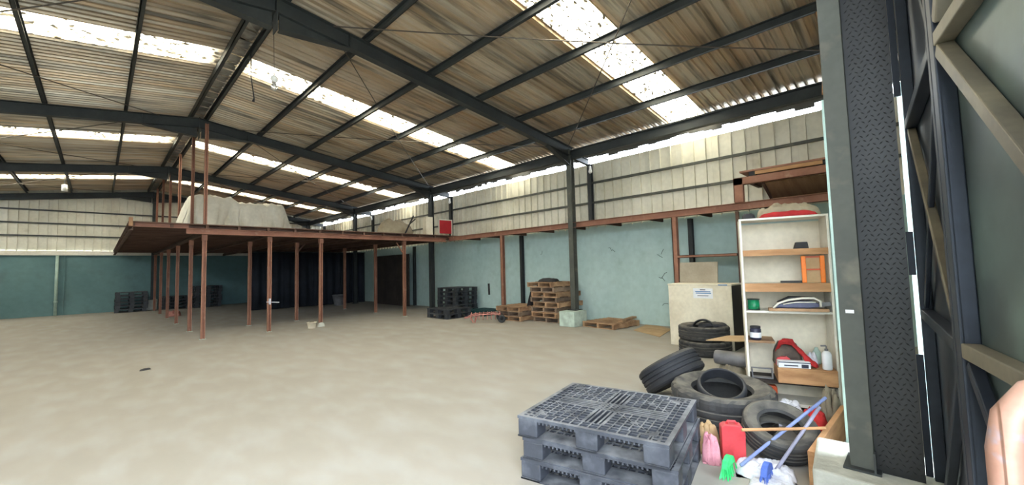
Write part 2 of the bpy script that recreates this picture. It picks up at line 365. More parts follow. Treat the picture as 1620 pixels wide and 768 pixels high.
# ------------------------------------------------------------------ portal frames
where = ['over the gate opening', 'carried on the column with the mint green plinth', 'standing just behind the front edge of the mezzanine', 'crossing above the back of the mezzanine', 'against the cream end wall']
for i, y in enumerate(TY):
    if i == 4: y = YE-.2
    t = thing('portal_frame', 'dark steel roof frame with sloping rafters ' + where[i], 'roof frame', (XR, y, 0), group='steel portal frames')
    for sd, xc in ((1, XC), (-1, XCL)):
        dx = xc-XR; zc = rz(xc)
        part('rafter', MB().ibeam((0, 0, ZR-.13), (dx+sd*.1, 0, zc-.13), .15, .26), M['steel'], t)
        # haunches
        hp = MB(); a = sd*.05
        hp.add([(a, -.01, ZR-.26), (sd*1.15, -.01, rz(XR+1.15)-.26), (a, -.01, ZR-.52), (a, .01, ZR-.26), (sd*1.15, .01, rz(XR+1.15)-.26), (a, .01, ZR-.52)], [(0, 1, 2), (5, 4, 3), (0, 3, 4, 1), (1, 4, 5, 2), (2, 5, 3, 0)])
        hp.bar((a, 0, ZR-.52), (sd*1.15, 0, rz(XR+1.15)-.27), .15, .014)
        part('ridge_haunch', hp, M['steel'], t)
        part('stiffener', B(sd*1.15-.006, sd*1.15+.006, -.075, .075, rz(XR+1.15)-.26, rz(XR+1.15)), M['steel'], t)
        hq = MB(); xe = dx-sd*.95; ze = rz(XR+xe)-.26
        hq.add([(dx, -.01, zc-.26), (xe, -.01, ze), (dx, -.01, zc-.55), (dx, .01, zc-.26), (xe, .01, ze), (dx, .01, zc-.55)], [(0, 1, 2), (5, 4, 3), (0, 3, 4, 1), (1, 4, 5, 2), (2, 5, 3, 0)])
        hq.bar((dx, 0, zc-.55), (xe, 0, ze), .14, .014); part('eave_haunch', hq, M['steel'], t)
        part('column', MB().ibeam((dx, 0, .02), (dx, 0, zc-.05), .15, .17, (1, 0, 0)), M['steel2'] if i in (1,) else M['steel'], t)
        part('base_plate', B(dx-.16, dx+.16, -.14, .14, .4, .42) if i in (1, ) else B(dx-.14, dx+.14, -.12, .12, 0, .02), M['steel'], t)
        if sd > 0:
            part('eave_bracket', MB().ibeam((dx+.08, 0, zc-.2), (XW-XR-.17, 0, zc-.28), .1, .18), M['steel'], t)
            part('wall_post', MB().ibeam((XW-XR-.1, 0, 2.83), (XW-XR-.1, 0, 4.62), .12, .12, (1, 0, 0)), M['steel'], t)
    part('apex_plate', B(-.008, .008, -.1, .1, ZR-.56, ZR+.02), M['steel'], t)
    if i == 1: part('plinth', B(XC-XR-.46, XC-XR+.12, -.3, .2, 0, .4), M['greenconc'], t, bevel=.012, label='mint green stained concrete plinth')
    if i == 4:
        part('column', MB().ibeam((.1, 0, 0), (.1, 0, ZR-.3), .16, .18, (1, 0, 0)), M['steel'], t); part('plinth', B(-.25, .25, -.45, -.1, 0, .5), M['concrete'], t, bevel=.012)

# ------------------------------------------------------------------ purlins and eave beams
def purlin(x, label):
    z = rz(x)+.075
    single('purlin', MB().channel((0, -.3, 0), (0, YE-.05, 0), .06, .145, side=1 if x > XR else -1), M['steel'], label, 'purlin', (x, 0, z), group='roof purlins')
ords = ['first', 'second', 'third', 'fourth', 'fifth', 'sixth']
for sd, xs, nm in ((1, (3.30, 4.685, 5.972, 7.257, 8.424), 'slope above the blue side wall'), (-1, (.37, -.964, -2.275, -3.6, -4.9), 'slope away from the blue side wall')):
    for k, x in enumerate(xs): purlin(x, 'dark purlin, %s from the ridge, %s' % (ords[k], nm))
    purlin(XR+sd*.17, 'dark ridge purlin beside the foil strip, %s' % nm)
single('eave_beam', MB().ibeam((0, 0, 0), (0, YE, 0), .13, .24), M['steel'], 'deep dark steel eave beam joining the tops of the wall-side columns', 'beam', (XC, 0, 4.71))
single('eave_purlin', MB().channel((0, -.3, 0), (0, YE, 0), .06, .13), M['steel'], 'thin dark eave purlin just outside the deep eave beam', 'purlin', (XC+.45, 0, rz(XC+.45)+.075), group='roof purlins')
# bracing rods
def zroof(x): return rz(x)-.02
for b in range(4):
    y0, y1 = TY[b]+.05, TY[b+1]-.05
    for sd, xa, xb, nm in ((1, 2.7, 9.15, 'blue wall'), (-1, 1.0, -5.5, 'open side')):
        for q, (ya, yb) in enumerate(((y0, y1), (y1, y0))):
            pts = []
            for s_ in range(9):
                f = s_/8; xx = xa+(xb-xa)*f; pts.append((xx, ya+(yb-ya)*f, zroof(xx)-.07*math.sin(PI*f)))
            single('bracing_rod', MB().tube(pts, .011, 6), M['rod'], 'thin bracing rod over the %s, %s roof bay, ridge end at the %s' % (nm, ['gate side', 'second', 'third', 'end wall'][b], ['gate', 'back'][q]), 'rod', group='roof bracing rods over the %s' % nm)

# ------------------------------------------------------------------ mezzanine
DZ = 2.9
mz = thing('mezzanine', 'raised mezzanine platform on thin red brown steel posts', 'mezzanine', (0, 12.75, 0))
part('front_beam', MB().channel((1.5, .06, 2.72), (9.32, .06, 2.72), .1, .14, side=-1), M['brown'], mz, bevel=.004)
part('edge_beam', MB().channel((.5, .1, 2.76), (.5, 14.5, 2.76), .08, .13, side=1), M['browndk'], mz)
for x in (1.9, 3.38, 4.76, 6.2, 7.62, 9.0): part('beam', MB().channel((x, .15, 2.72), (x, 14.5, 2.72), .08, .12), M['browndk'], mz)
part('front_joist', MB().channel((.45, .08, 2.83), (1.55, .08, 2.83), .08, .1, side=-1), M['brown'], mz)
k = 0; yy = .25
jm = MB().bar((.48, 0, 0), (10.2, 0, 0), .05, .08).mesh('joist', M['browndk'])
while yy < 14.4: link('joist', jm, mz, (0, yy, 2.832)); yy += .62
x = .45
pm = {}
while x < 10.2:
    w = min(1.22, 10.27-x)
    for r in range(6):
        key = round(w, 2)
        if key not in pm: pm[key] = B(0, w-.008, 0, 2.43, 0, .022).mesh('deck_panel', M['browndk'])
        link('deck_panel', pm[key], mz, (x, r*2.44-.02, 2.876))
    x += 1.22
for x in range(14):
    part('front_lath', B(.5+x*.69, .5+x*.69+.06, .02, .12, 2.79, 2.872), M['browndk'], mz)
PX = (1.89, 3.38, 4.77, 7.62); PYs = (.25, 2.4, 5.25, 7.9, 10.5, 13.1)
postm = MB().channel((0, 0, 0), (0, 0, 2.65), .09, .09, (1, 0, 0), t=.02).bar((0, 0, 2.5), (0, 0, 2.65), .12, .11, (1, 0, 0)).mesh('post', M['brown'])
for ix, px in enumerate(PX):
    for iy, py in enumerate(PYs):
        if ix > 0 and iy > 1 and (ix, iy) != (3, 2): continue
        o = link('post', postm, mz, (px, py, 0)); part('foot_plate', B(-.07, .07, -.07, .07, 0, .012), M['greenconc'], o)
part('brace', MB().bar((4.77, 2.45, 2.3), (5.05, 2.45, 2.62), .04, .04), M['browndk'], mz); part('brace', MB().bar((7.62, .3, 2.2), (7.35, .3, 2.6), .03, .03), M['brown'], mz)
for iy, py in enumerate(PYs):
    zt = ZR-.3 if iy in (0, 3) else ZR-.02
    part('upper_post', MB().channel((1.9, py+.03, DZ), (1.9, py+.03, zt-.02), .075, .075, (1, 0, 0), t=.018), M['brown'], mz)
part('clamp', MB().bar((3.3, .2, .83), (3.62, .2, .8), .02, .02).bar((3.38, .19, .76), (3.38, .19, .92), .11, .03), M['rag'], mz)
part('yellow_bracket', B(.45, .52, -.06, .0, 2.78, 2.98), M['ledgeply'], mz)

# ------------------------------------------------------------------ wall ledge along the blue wall
lg = thing('wall_ledge', 'red brown steel ledge running along the blue wall above head height', 'ledge', (9.3, 0, 0))
part('front_channel', MB().channel((.04, 1.0, 2.75), (.04, 12.72, 2.75), .08, .15, side=1), M['brown'], lg, bevel=.004)
y = 1.0
while y < 12.5:
    part('deck_board', B(.08, 1.0, y, min(y+1.19, 12.7), 2.77, 2.795), M['browndk'], lg); part('bracket', MB().channel((.08, y+.1, 2.72), (.93, y+.1, 2.72), .05, .08), M['browndk'], lg); y += 1.2
for y in (9.77, 4.01): part('post', MB().channel((.05, y, 0), (.05, y, 2.67), .11, .11, (1, 0, 0), t=.02), M['brown'], lg)

# storage rack under the ledge next to the white cabinet
rk = thing('wall_rack', 'brown steel rack shelf under the ledge behind the white cabinet', 'rack', (9.3, 2.72, 0))
part('shelf_board', B(.0, .85, .0, 1.24, 1.74, 1.78), M['browndk'], rk); part('front_rail', MB().channel((.0, 0, 1.755), (0, 1.24, 1.755), .05, .06, side=-1), M['brown'], rk)
part('upright', MB().ibeam((.1, -.02, 0), (.1, -.02, 2.66), .06, .06, (1, 0, 0)), M['browndk'], rk)
part('lower_board', B(.0, .85, .0, 1.24, .95, .99), M['browndk'], rk)

# raised frame on the ledge
rf = thing('raised_frame', 'red brown channel frame with wooden panel standing on the ledge end', 'frame', (9.3, 0, 2.83))
part('post', MB().channel((.03, 2.62, 0), (.03, 2.62, .5), .18, .1, (1, 0, 0), t=.02), M['brown'], rf, bevel=.004)
part('side_beam', MB().channel((.03, 1.0, .43), (.03, 2.7, .43), .1, .15, side=-1), M['brown'], rf, bevel=.004)
part('post', MB().channel((.03, 1.05, 0), (.03, 1.05, .36), .12, .1, (1, 0, 0), t=.02), M['brown'], rf)
part('cross_beam', MB().channel((.08, 2.45, .44), (.95, 2.45, .44), .08, .1), M['browndk'], rf)
part('panel', MB().bar((.16, 1.6, .36), (.9, 1.6, .03), 1.15, .02), M['ledgeply'], rf); part('panel_edge', MB().bar((.14, 2.2, .36), (.92, 2.2, .03), .05, .06), M['browndk'], rf)
part('spacer', B(.02, .14, 2.3, 2.42, .505, .6), M['dark'], rf); part('spacer', B(.02, .14, 1.15, 1.3, .505, .6), M['dark'], rf)
part('top_panel', B(-.02, .7, 1.12, 2.58, .6, .635), M['brown'], rf); part('top_rail', MB().bar((0.0, 1.2, .56), (0, 2.3, .56), .03, .07), M['wood'], rf)

# ================================================================== plastic pallets
def lattice(L_, W_, z0, z1):
    """top deck: rim, centre cross of long slots, four gridded quadrants with diagonals (centred on 0,0)"""
    mb = MB(); a, b = L_/2, W_/2
    def strip(x0, x1, y0, y1, zz=z0): mb.box(x0, x1, y0, y1, zz, z1)
    rim = .035
    strip(-a, a, -b, -b+rim); strip(-a, a, b-rim, b); strip(-a, -a+rim, -b+rim, b-rim); strip(a-rim, a, -b+rim, b-rim)
    # outer ladder band
    bd = .12
    for sgn in (-1, 1):
        strip(-a+rim, a-rim, sgn*(b-bd)-.005, sgn*(b-bd)+.005); strip(sgn*(a-bd)-.005, sgn*(a-bd)+.005, -b+rim, b-rim)
        strip(-a+rim, a-rim, sgn*(b-.08)-.003, sgn*(b-.08)+.003); strip(sgn*(a-.08)-.003, sgn*(a-.08)+.003, -b+rim, b-rim)
        n = 16
        for k in range(1, n):
            x = -a+L_*k/n
            if abs(x) < a-rim: strip(x-.0065, x+.0065, min(sgn*(b-bd), sgn*(b-rim)), max(sgn*(b-bd), sgn*(b-rim)))
            y = -b+W_*k/n
            if abs(y) < b-rim: strip(min(sgn*(a-bd), sgn*(a-rim)), max(sgn*(a-bd), sgn*(a-rim)), y-.0065, y+.0065)
    # centre cross
    for o in (-.075, -.04, 0, .04, .075):
        ww = .008 if abs(o) < .07 else .013
        strip(-a+bd, a-bd, o-ww, o+ww); strip(o-ww, o+ww, -b+bd, b-bd)
    # quadrants
    for sx in (-1, 1):
        for sy in (-1, 1):
            x0, x1 = sorted((sx*.086, sx*(a-bd))); y0, y1 = sorted((sy*.086, sy*(b-bd)))
            for k in range(1, 6):
                x = x0+(x1-x0)*k/6; strip(x-.0055, x+.0055, y0, y1)
                y = y0+(y1-y0)*k/6; strip(x0, x1, y-.0055, y+.0055)
            for p, q in (((x0, y0), (x1, y1)), ((x0, y1), (x1, y0))):
                mb.bar((p[0], p[1], (z0+z1)/2), (q[0], q[1], (z0+z1)/2), .007, z1-z0-.001)
            cx, cy = (x0+x1)/2, (y0+y1)/2; mb.prism([(cx+.03*math.cos(t*PI/4), cy+.03*math.sin(t*PI/4)) for t in range(8)], z0, z1-.001)
            ex, ey = sx*(a-.1), sy*(b-.1)   # corner plate
            mb.prism([(ex-sx*.0, ey), (ex-sx*.11, ey), (ex, ey-sy*.11)][::(1 if sx*sy > 0 else -1)], z0, z1-.0005)
    return mb
PL, PW, PH = 1.12, 1.02, .155
def bottom_deck():
    mb = MB(); a, b = PL/2, PW/2; z0, z1 = 0, .012
    for sgn in (-1, 0, 1):
        yc = sgn*(b-.07); mb.box(-a, a, yc-.07, yc+.07, z0, z1)
        xc = sgn*(a-.08); mb.box(xc-.08, xc+.08, -b, b, z0, z1-.0005)
    for k in range(13):
        x = -a+.18+(PL-.36)*k/12; mb.box(x-.008, x+.008, -b+.01, b-.01, z0, z1-.001)
    for sg in (-1, 1):
        for k in range(5):
            y = sg*(b-.14-.012-k*.055); mb.box(-a+.01, a-.01, y-.009, y+.009, z0, z1-.0015)
    return mb
def plastic_pallet(mat, proto_name='plastic_pallet'):
    t = link(proto_name, None)
    dk = part('top_deck', lattice(PL, PW, PH-.022, PH), mat, t)
    part('bottom_deck', bottom_deck(), mat, t)
    a, b = PL/2, PW/2
    cb = MB()
    # corner blocks and centre blocks, each with recessed ribbed sides
    def blk(x0, x1, y0, y1):
        mb = MB().box(x0, x1, y0, y1, .012, PH-.022)
        for k in range(3):
            y = y0+(y1-y0)*(k+.5)/3
            mb.box(x0-.0, x1+.0, y-.004, y+.004, .013, PH-.024)
        return mb
    for sx in (-1, 0, 1):
        for sy in (-1, 0, 1):
            xc = sx*(a-.085); yc = sy*(b-.075)
            part('block', MB().box(xc-.083, xc+.083, yc-.073, yc+.073, .012, PH-.022), mat, t, bevel=.01)
    for sg in (-1, 1):      # toothed lip above the fork openings
        mb = MB()
        for k in range(24):
            x = -a+.19+(PL-.38)*k/23; mb.box(x-.006, x+.006, min(sg*b, sg*(b-.02)), max(sg*b, sg*(b-.02)), PH-.04, PH-.022)
        mb.box(-a+.17, a-.17, min(sg*b, sg*(b-.02)), max(sg*b, sg*(b-.02)), PH-.024, PH-.0215)
        part('lip', mb, mat, t)
    return t
pp = plastic_pallet(M['plastic'])
tag(pp, 'x', 'pallet', 'grey plastic pallets stacked in the foreground')
near_l = ['grey blue plastic pallet at the bottom of the stack by the tyres', 'grey blue plastic pallet in the middle of the stack by the tyres', 'dusty grey blue plastic pallet with lattice deck on top of the stack by the tyres']
for k in range(3):
    o = pp if k == 0 else copy_tree(pp)
    o.location = (2.93+(0, .012, -.005)[k], 1.835+(0, -.01, .015)[k], k*PH); o.rotation_euler = (0, 0, math.radians(-77.5+(0, 1.2, -.4)[k])); o['label'] = near_l[k]
bp = plastic_pallet(M['blackplastic'])
tag(bp, 'x', 'pallet', 'black plastic pallets')
ORD = ['lowest', 'second lowest', 'third lowest', 'fourth lowest', 'fifth lowest', 'sixth lowest', 'seventh lowest']
first = True
def black_stack(cx, cy, rot, n, labels, grp, jit=.02, z0=0):
    global first
    for k in range(n):
        o = bp if first else copy_tree(bp); first = False
        o.location = (cx+random.uniform(-jit, jit), cy+random.uniform(-jit, jit), z0+k*PH); o.rotation_euler = (0, 0, rot+random.uniform(-.03, .03)); o['label'] = (ORD[k] if k < n-1 else 'topmost')+' '+labels; o['group'] = grp
black_stack(8.4, 11.47, PI/2, 2, 'black plastic pallet in the low pair in front of the taller black stack', 'low pair of black pallets')
black_stack(9.56, 12.5, PI/2, 6, 'black plastic pallet in the tall stack beside the blue wall', 'tall stack of black pallets by the blue wall')
black_stack(1.12, 26.75, 0, 6, 'black plastic pallet in the stack against the end wall', 'black pallets against the end wall')
black_stack(4.0, 26.6, .05, 7, 'black plastic pallet stacked under the mezzanine by the end wall', 'black pallets under the mezzanine')
black_stack(2.75, 26.9, .05, 4, 'black plastic pallet in the short stack between the two taller end wall stacks', 'short stack of black pallets under the mezzanine', .01)
tp = plastic_pallet(M['tealplastic']); tag(tp, 'dark teal plastic pallet lying flat behind the red hand cart', 'pallet'); tp.location = (9.65, 11.1, 0); tp.rotation_euler = (0, 0, PI/2)

# ================================================================== wooden pallets
def wooden_pallet(L_, W_, H_, mat, seed, slats=7):
    rnd = random.Random(seed); t = link('wooden_pallet', None); bt = .02
    for y in (-1, 0, 1): part('stringer', B(-L_/2, L_/2, y*(W_/2-.03)-.03, y*(W_/2-.03)+.03, bt, H_-bt), mat, t)
    for k in range(slats):
        x = -L_/2+.05+(L_-.1)*k/(slats-1); w = rnd.uniform(.085, .115)
        part('slat', B(x-w/2, x+w/2, -W_/2-rnd.uniform(0, .02), W_/2+rnd.uniform(0, .02), H_-bt, H_+rnd.uniform(-.003, .002)), mat, t, rot=(0, 0, rnd.uniform(-.012, .012)))
    for k in range(3):
        x = -L_/2+.06+(L_-.12)*k/2; part('bottom_board', B(x-.05, x+.05, -W_/2, W_/2, 0, bt), mat, t)
    return t
wpA = wooden_pallet(1.1, 1.0, .14, M['palletwood'], 1); wpB = wooden_pallet(1.05, .95, .14, M['palletwood2'], 2, 6)
tag(wpA, 'x', 'pallet'); tag(wpB, 'x', 'pallet')
used = {}
def wp(src, loc, rotz, label, group=None, tilt=None):
    o = src if src.name not in used else copy_tree(src); used[src.name] = 1
    o.location = loc; o.rotation_euler = (tilt[0] if tilt else 0, tilt[1] if tilt else 0, rotz); o['label'] = label
    if group: o['group'] = group
    elif 'group' in o: del o['group']
    return o
for k in range(7):
    wp(wpA if k % 2 else wpB, (9.7+random.uniform(-.05, .03), 7.88+random.uniform(-.07, .07), k*.145), random.uniform(-.07, .07), ORD[k]+' rough wooden pallet in the tall stack behind the steel column', 'tall stack of wooden pallets')
wp(wpA, (9.66, 7.98, 7*.145), -.08, 'light brown wooden pallet topping the tall stack behind the steel column')
for k in range(3):
    wp(wpA if k != 1 else wpB, (9.36+random.uniform(-.05, .05), 9.05+random.uniform(-.03, .03), k*.145), random.uniform(-.05, .05), ['lowest', 'middle', 'topmost'][k]+' wooden pallet in the low stack beside the red brown ledge post', 'low stack of wooden pallets')
wp(wpA, (9.6, 5.95, 0), -.1, 'single wooden pallet lying flat on the floor right by the column plinth')
def heap(rx, ry, h, seed, nu=26, nv=26, p=2.4, crease=.12, freq=3.0):
    def fn(u, v):
        x, y = (u*2-1), (v*2-1)
        r = min(1, (abs(x)**p+abs(y)**p)**(1/p)); z = h*max(0, 1-r**3.5)**.5
        n1 = noise.noise(Vector((x*freq+seed, y*freq, seed*1.7))); n2 = noise.noise(Vector((x*freq*2.5, y*freq*2.5+seed, 3)))
        z *= 1+crease*2*n1+crease*n2
        s_ = 1 if r < .98 else .98+.05*n1
        return Vector((x*rx*s_, y*ry*s_, max(0, z)))
    return MB().surf(fn, nu, nv)
def lump(name, label, cat, mat, loc, rx, ry, h, seed, rotz=0, group=None, **k):
    return single(name, heap(rx, ry, h, seed, **k), mat, label, cat, loc, (0, 0, rotz), group, smooth=True, solid=-.01)
lump('black_sheet', 'crumpled black plastic sheet on top of the tall wooden pallet stack', 'plastic sheet', M['dark'], (9.6, 8.05, 8*.145+.006), .22, .35, .09, 5)
def sheetdrape(u, v):
    x = 9.25+.55*v; y = 8.42+.24*u; z = 1.0-.62*u**1.3+.04*math.sin(v*17)+.03*noise.noise(Vector((u*6, v*6, 1)))
    return Vector((x, y, z))
single('black_sheet', MB().surf(sheetdrape, 14, 14), M['dark'], 'black plastic sheet hanging down between the two wooden pallet stacks', 'plastic sheet', smooth=True, solid=.006)
# loose board on the flat pallet, flat cardboard
single('loose_plank', B(-.5, .5, -.06, .06, 0, .05), M['palletwood'], 'loose brown plank lying on the single wooden pallet', 'plank', (9.85, 5.6, .152), (0, 0, .15))
single('cardboard_sheet', MB().prism([(9.25, 5.12), (8.72, 4.2), (9.9, 4.45), (10.28, 4.95), (10.25, 5.3)], .002, .008), M['card'], 'flattened brown cardboard sheet on the floor by the blue wall', 'cardboard')

# ================================================================== hand cart lying on the floor
hc = thing('hand_cart', 'faded red steel hand cart lying flat in front of the wooden pallets', 'hand cart', (8.2, 9.4, 0), math.atan2(9.12-9.71, 8.58-7.84))
for sy in (-1, 1):
    part('side_rail', MB().tube([(-.5, sy*.14, .17), (-.3, sy*.2, .24), (.3, sy*.22, .26), (.5, sy*.22, .2)], .018, 8), M['pinkmetal'], hc, smooth=True)
    w_ = part('wheel', MB().lathe([(.03, -.03), (.1, -.035), (.115, -.02), (.115, .02), (.1, .035), (.03, .03)], 20, Matrix.Translation((.48, sy*.3, .116)) @ Matrix.Rotation(PI/2, 4, 'X'), closed=True), M['rubber'], hc, smooth=True)
    part('front_leg', MB().tube([(-.42, sy*.16, .2), (-.36, sy*.16, .02), (-.3, sy*.16, .02), (-.22, sy*.18, .22)], .014, 6), M['pinkmetal'], hc)
for x in (-.42, -.3, -.18, -.06, .06, .18, .3, .42): part('rung', MB().tube([(x, -.24, .1), (x, -.2, .24), (x+.03, -.1, .29), (x+.03, .1, .29), (x, .2, .24)], .013, 6), M['pinkmetal'], hc, smooth=True)
part('axle', MB().tube([(.48, -.3, .116), (.48, .3, .116)], .012, 6), M['dark'], hc)
part('handle', MB().tube([(-.5, -.14, .17), (-.6, -.1, .15), (-.6, .1, .15), (-.5, .14, .17)], .016, 8), M['pinkmetal'], hc, smooth=True)

# ================================================================== small floor items in the middle
bk = thing('bucket', 'small cream bucket on the floor beside a mezzanine post', 'bucket', (4.42, 12.72, 0))
part('body', MB().lathe([(.1, 0), (.125, .16), (.135, .16), (.135, .175), (.115, .172), (.09, .01), (0, .01)], 20), M['offwhite'], bk, smooth=True); part('contents', MB().lathe([(.0, .16), (.05, .19), (.1, .15)], 12), M['sack'], bk, smooth=True)
single('stone', heap(.1, .07, .12, 9, 10, 10), M['concrete'], 'rough grey stone leaning at the foot of a mezzanine post', 'stone', (4.72, 12.82, 0), smooth=True)
single('rubber_scrap', heap(.08, .035, .03, 3, 10, 8), M['dark'], 'small black rubber scrap alone on the open floor', 'scrap', (.61, 9.63, 0), (0, 0, .2), smooth=True)
pb = thing('bucket', 'pale bucket deep under the mezzanine near the end wall', 'bucket', (8.35, 20.4, 0)); part('body', MB().lathe([(.22, 0), (.3, .5), (.32, .5), (.28, .48), (.2, .02), (0, .02)], 20), M['grey'], pb, smooth=True)
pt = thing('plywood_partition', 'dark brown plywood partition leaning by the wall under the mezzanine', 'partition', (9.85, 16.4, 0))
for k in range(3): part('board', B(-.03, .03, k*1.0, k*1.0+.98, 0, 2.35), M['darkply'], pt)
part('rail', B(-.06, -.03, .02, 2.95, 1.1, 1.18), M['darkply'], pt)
lump('scrap_pile', 'small pile of rusty scrap by the edge post of the mezzanine', 'scrap', M['pinkmetal'], (2.2, 21.9, 0), .25, .4, .16, 12, crease=.3)

tc = thing('shade_backdrop', 'added dark curtain closing off the back under the mezzanine', 'backdrop', (4.7, 20.9, 0))  # added dark sheets, put in to darken the back under the mezzanine
for k in range(4): part('backdrop_sheet', MB().surf(lambda u, v, k=k: Vector((k*1.3+u*1.32, .05*math.sin(u*22+k)+.03*k % .05, .03+v*2.55)), 40, 2), mk('backdrop_navy', (30, 36, 46), (24, 28, 36), .8) if k == 0 else bpy.data.materials['backdrop_navy'], tc, smooth=True, solid=.004)
part('backdrop_rod', MB().tube([(0, 0, 2.6), (5.25, 0, 2.6)], .02, 8), M['steel'], tc)
# ================================================================== on the mezzanine
def tarpfn(u, v):
    x = u*2-1; y = v*2-1
    r = max(abs(x), abs(y)); h = 1.12+.06*math.sin(u*7)+.07*noise.noise(Vector((x*2, y*2, .3)))
    e = max(0, (r-.8)/.2)
    z = h*(1-e**1.3)
    rg = 1-2*abs(noise.noise(Vector((x*2.6+y*.8, y*1.5, 4)))); rg2 = 1-2*abs(noise.noise(Vector((x*5-y*2, y*3, 9))))
    fold = (.28*max(0, rg)**3+.15*max(0, rg2)**3+.04*math.sin(15*x+4*noise.noise(Vector((x*2, y*2, 4)))))*(.4+.6*e)-.06
    z = max(0, z*(1+.10*noise.noise(Vector((x*5, y*5, 2))))+fold*(1 if e < .95 else 0)*.6)
    if r > .99: z = 0
    return Vector((x*1.5+.2*e*noise.noise(Vector((x*4, y*4, 8))), y*1.0+fold*e*1.2, z))
tp_ = single('tarp_covered_load', MB().surf(tarpfn, 70, 56), M['tarp'], 'bulky load under a pale wrinkled tarp on the mezzanine', 'tarp load', (3.2, 16.5, DZ+.005), (0, 0, .03), smooth=True)
aw = thing('canvas_heap', 'heap under tan canvas with loose poles on the mezzanine beside the column', 'heap', (8.15, 14.55, DZ))
part('canvas', heap(.75, .4, .66, 71, 30, 20, 2.2, .12, 2), M['tan'], aw, smooth=True)
part('pole', MB().bar((.1, -.46, .0), (.55, -.44, .85), .04, .04), M['dark'], aw); part('pole', MB().bar((.35, -.47, .5), (.62, -.46, .72), .05, .03), M['dark'], aw); part('pole', MB().bar((.2, -.48, .04), (.62, -.46, .06), .06, .06), M['darkply'], aw)
single('white_carton', B(0, .75, 0, .4, 0, .16), M['offwhite'], 'low cream carton lying beside the bent tan sheet', 'carton', (6.95, 14.4, DZ), bevel=.006)
single('tall_white_box', B(0, .3, 0, .25, 0, .75), M['offwhite'], 'upright white box between the bent tan sheet and the column', 'box', (8.82, 13.4, DZ), bevel=.006)
rb = thing('red_sign_board', 'red board in a white frame standing on the mezzanine by the wall', 'board', (9.5, 13.55, DZ))
part('panel', B(.03, .62, 0, .03, .15, .68), M['redboard'], rb); part('frame', MB().box(0, .03, -.01, .04, 0, .72).box(.62, .66, -.01, .04, 0, .72).box(.03, .62, -.01, .04, .68, .72), M['white'], rb)

# ================================================================== white cabinet with notice, behind the tyre stack
wc = thing('white_cabinet', 'cream white wooden cabinet with a paper notice, behind the stacked tyres', 'cabinet', (8.1, 2.5, 0))
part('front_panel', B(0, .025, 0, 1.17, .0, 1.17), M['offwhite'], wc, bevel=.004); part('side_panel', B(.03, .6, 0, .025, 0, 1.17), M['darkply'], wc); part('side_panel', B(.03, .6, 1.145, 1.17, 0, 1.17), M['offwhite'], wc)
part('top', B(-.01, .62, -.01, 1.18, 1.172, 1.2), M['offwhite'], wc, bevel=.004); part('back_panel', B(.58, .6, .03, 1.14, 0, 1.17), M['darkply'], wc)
nt_ = part('notice', B(-.006, -.002, .32, .68, .93, 1.12), M['label'], wc)
for k, (a, b, z, h) in enumerate(((.45, .55, 1.085, .014), (.36, .64, 1.05, .016), (.35, .63, 1.02, .016), (.4, .6, .975, .012))): part('print_line', B(-.008, -.006, a, b, z, z+h), M['ink'] if k in (0, 3) else M['blueink'], nt_)
part('blue_strip', B(-.014, -.011, .06, .22, 1.176, 1.196), M['blueink'], wc)
single('grey_board', B(0, .03, 0, .75, 0, .42), M['cardgrey'], 'grey cardboard panel standing up on the white cabinet against the rack', 'board', (8.62, 2.9, 1.202), (0, .12, 0))

# ================================================================== tyres
def tyre_mesh(R, w, rin, mat, n=60, lugs=True):
    h = w/2
    prof = [(rin, -h*.62), (rin+.02, -h*.8), (R*.72+rin*.28, -h), (R*.9, -h*.97), (R*.97, -h*.86), (R, -h*.72), (R, -h*.42), (R-.012, -h*.38), (R-.012, -h*.30), (R, -h*.26), (R, -h*.04), (R-.012, -h*.02),
            (R-.012, h*.06), (R, h*.08), (R, h*.30), (R-.012, h*.34), (R-.012, h*.42), (R, h*.46), (R, h*.72), (R*.97, h*.86), (R*.9, h*.97), (R*.72+rin*.28, h), (rin+.02, h*.8), (rin, h*.62), (rin+.012, h*.55), (R*.93, h*.75), (R*.95, 0), (R*.93, -h*.75), (rin+.012, -h*.55)]
    def rad(k, j, r):
        if lugs and (4 <= j <= 6 or 17 <= j <= 19) and (k % 3 == 0): return r-.014
        return r
    return MB().lathe(prof, n, None, True, rad).mesh('tyre', mat, False)
def tyre(label, R, w, rin, loc, rot=(0, 0, 0), mat='rubber', group=None, lugs=True):
    o = link('tyre', tyre_mesh(R, w, rin, M[mat], 60, lugs), None, loc, rot); return tag(o, label, 'tyre', group)
tyre('dusty truck tyre at the bottom of the pair beside the white cabinet', .43, .25, .27, (7.63, 2.84, .125))
tyre('dusty truck tyre on top of the pair beside the white cabinet', .42, .25, .26, (7.66, 2.86, .376), (0, 0, .4))
def flapfn(u, v):
    a = PI*u; w = .18+.02*math.sin(v*PI); return Vector((-.06+.12*v, -w*math.cos(a), .02+w*math.sin(a)*.95))
single('rubber_flap', MB().surf(flapfn, 20, 4), M['rubberclean'], 'black curved rubber flap sticking up out of the top tyre of the pair', 'rubber flap', (7.6, 2.84, .4), (0, .25, .2), smooth=True, solid=.012)
lump('rubber_tube', 'limp black inner tube lying across the top tyre of the pair', 'inner tube', M['rubberclean'], (7.72, 2.72, .47), .12, .24, .08, 4, .3)
tyre('large worn tyre lying flat against the front of the white shelf', .47, .37, .26, (4.4, 1.5, .215), (.02, -.07, .2))
ring = MB().tube([(.2*math.cos(t*2*PI/30), .2*math.sin(t*2*PI/30), 0) for t in range(30)], .034, 10, True)
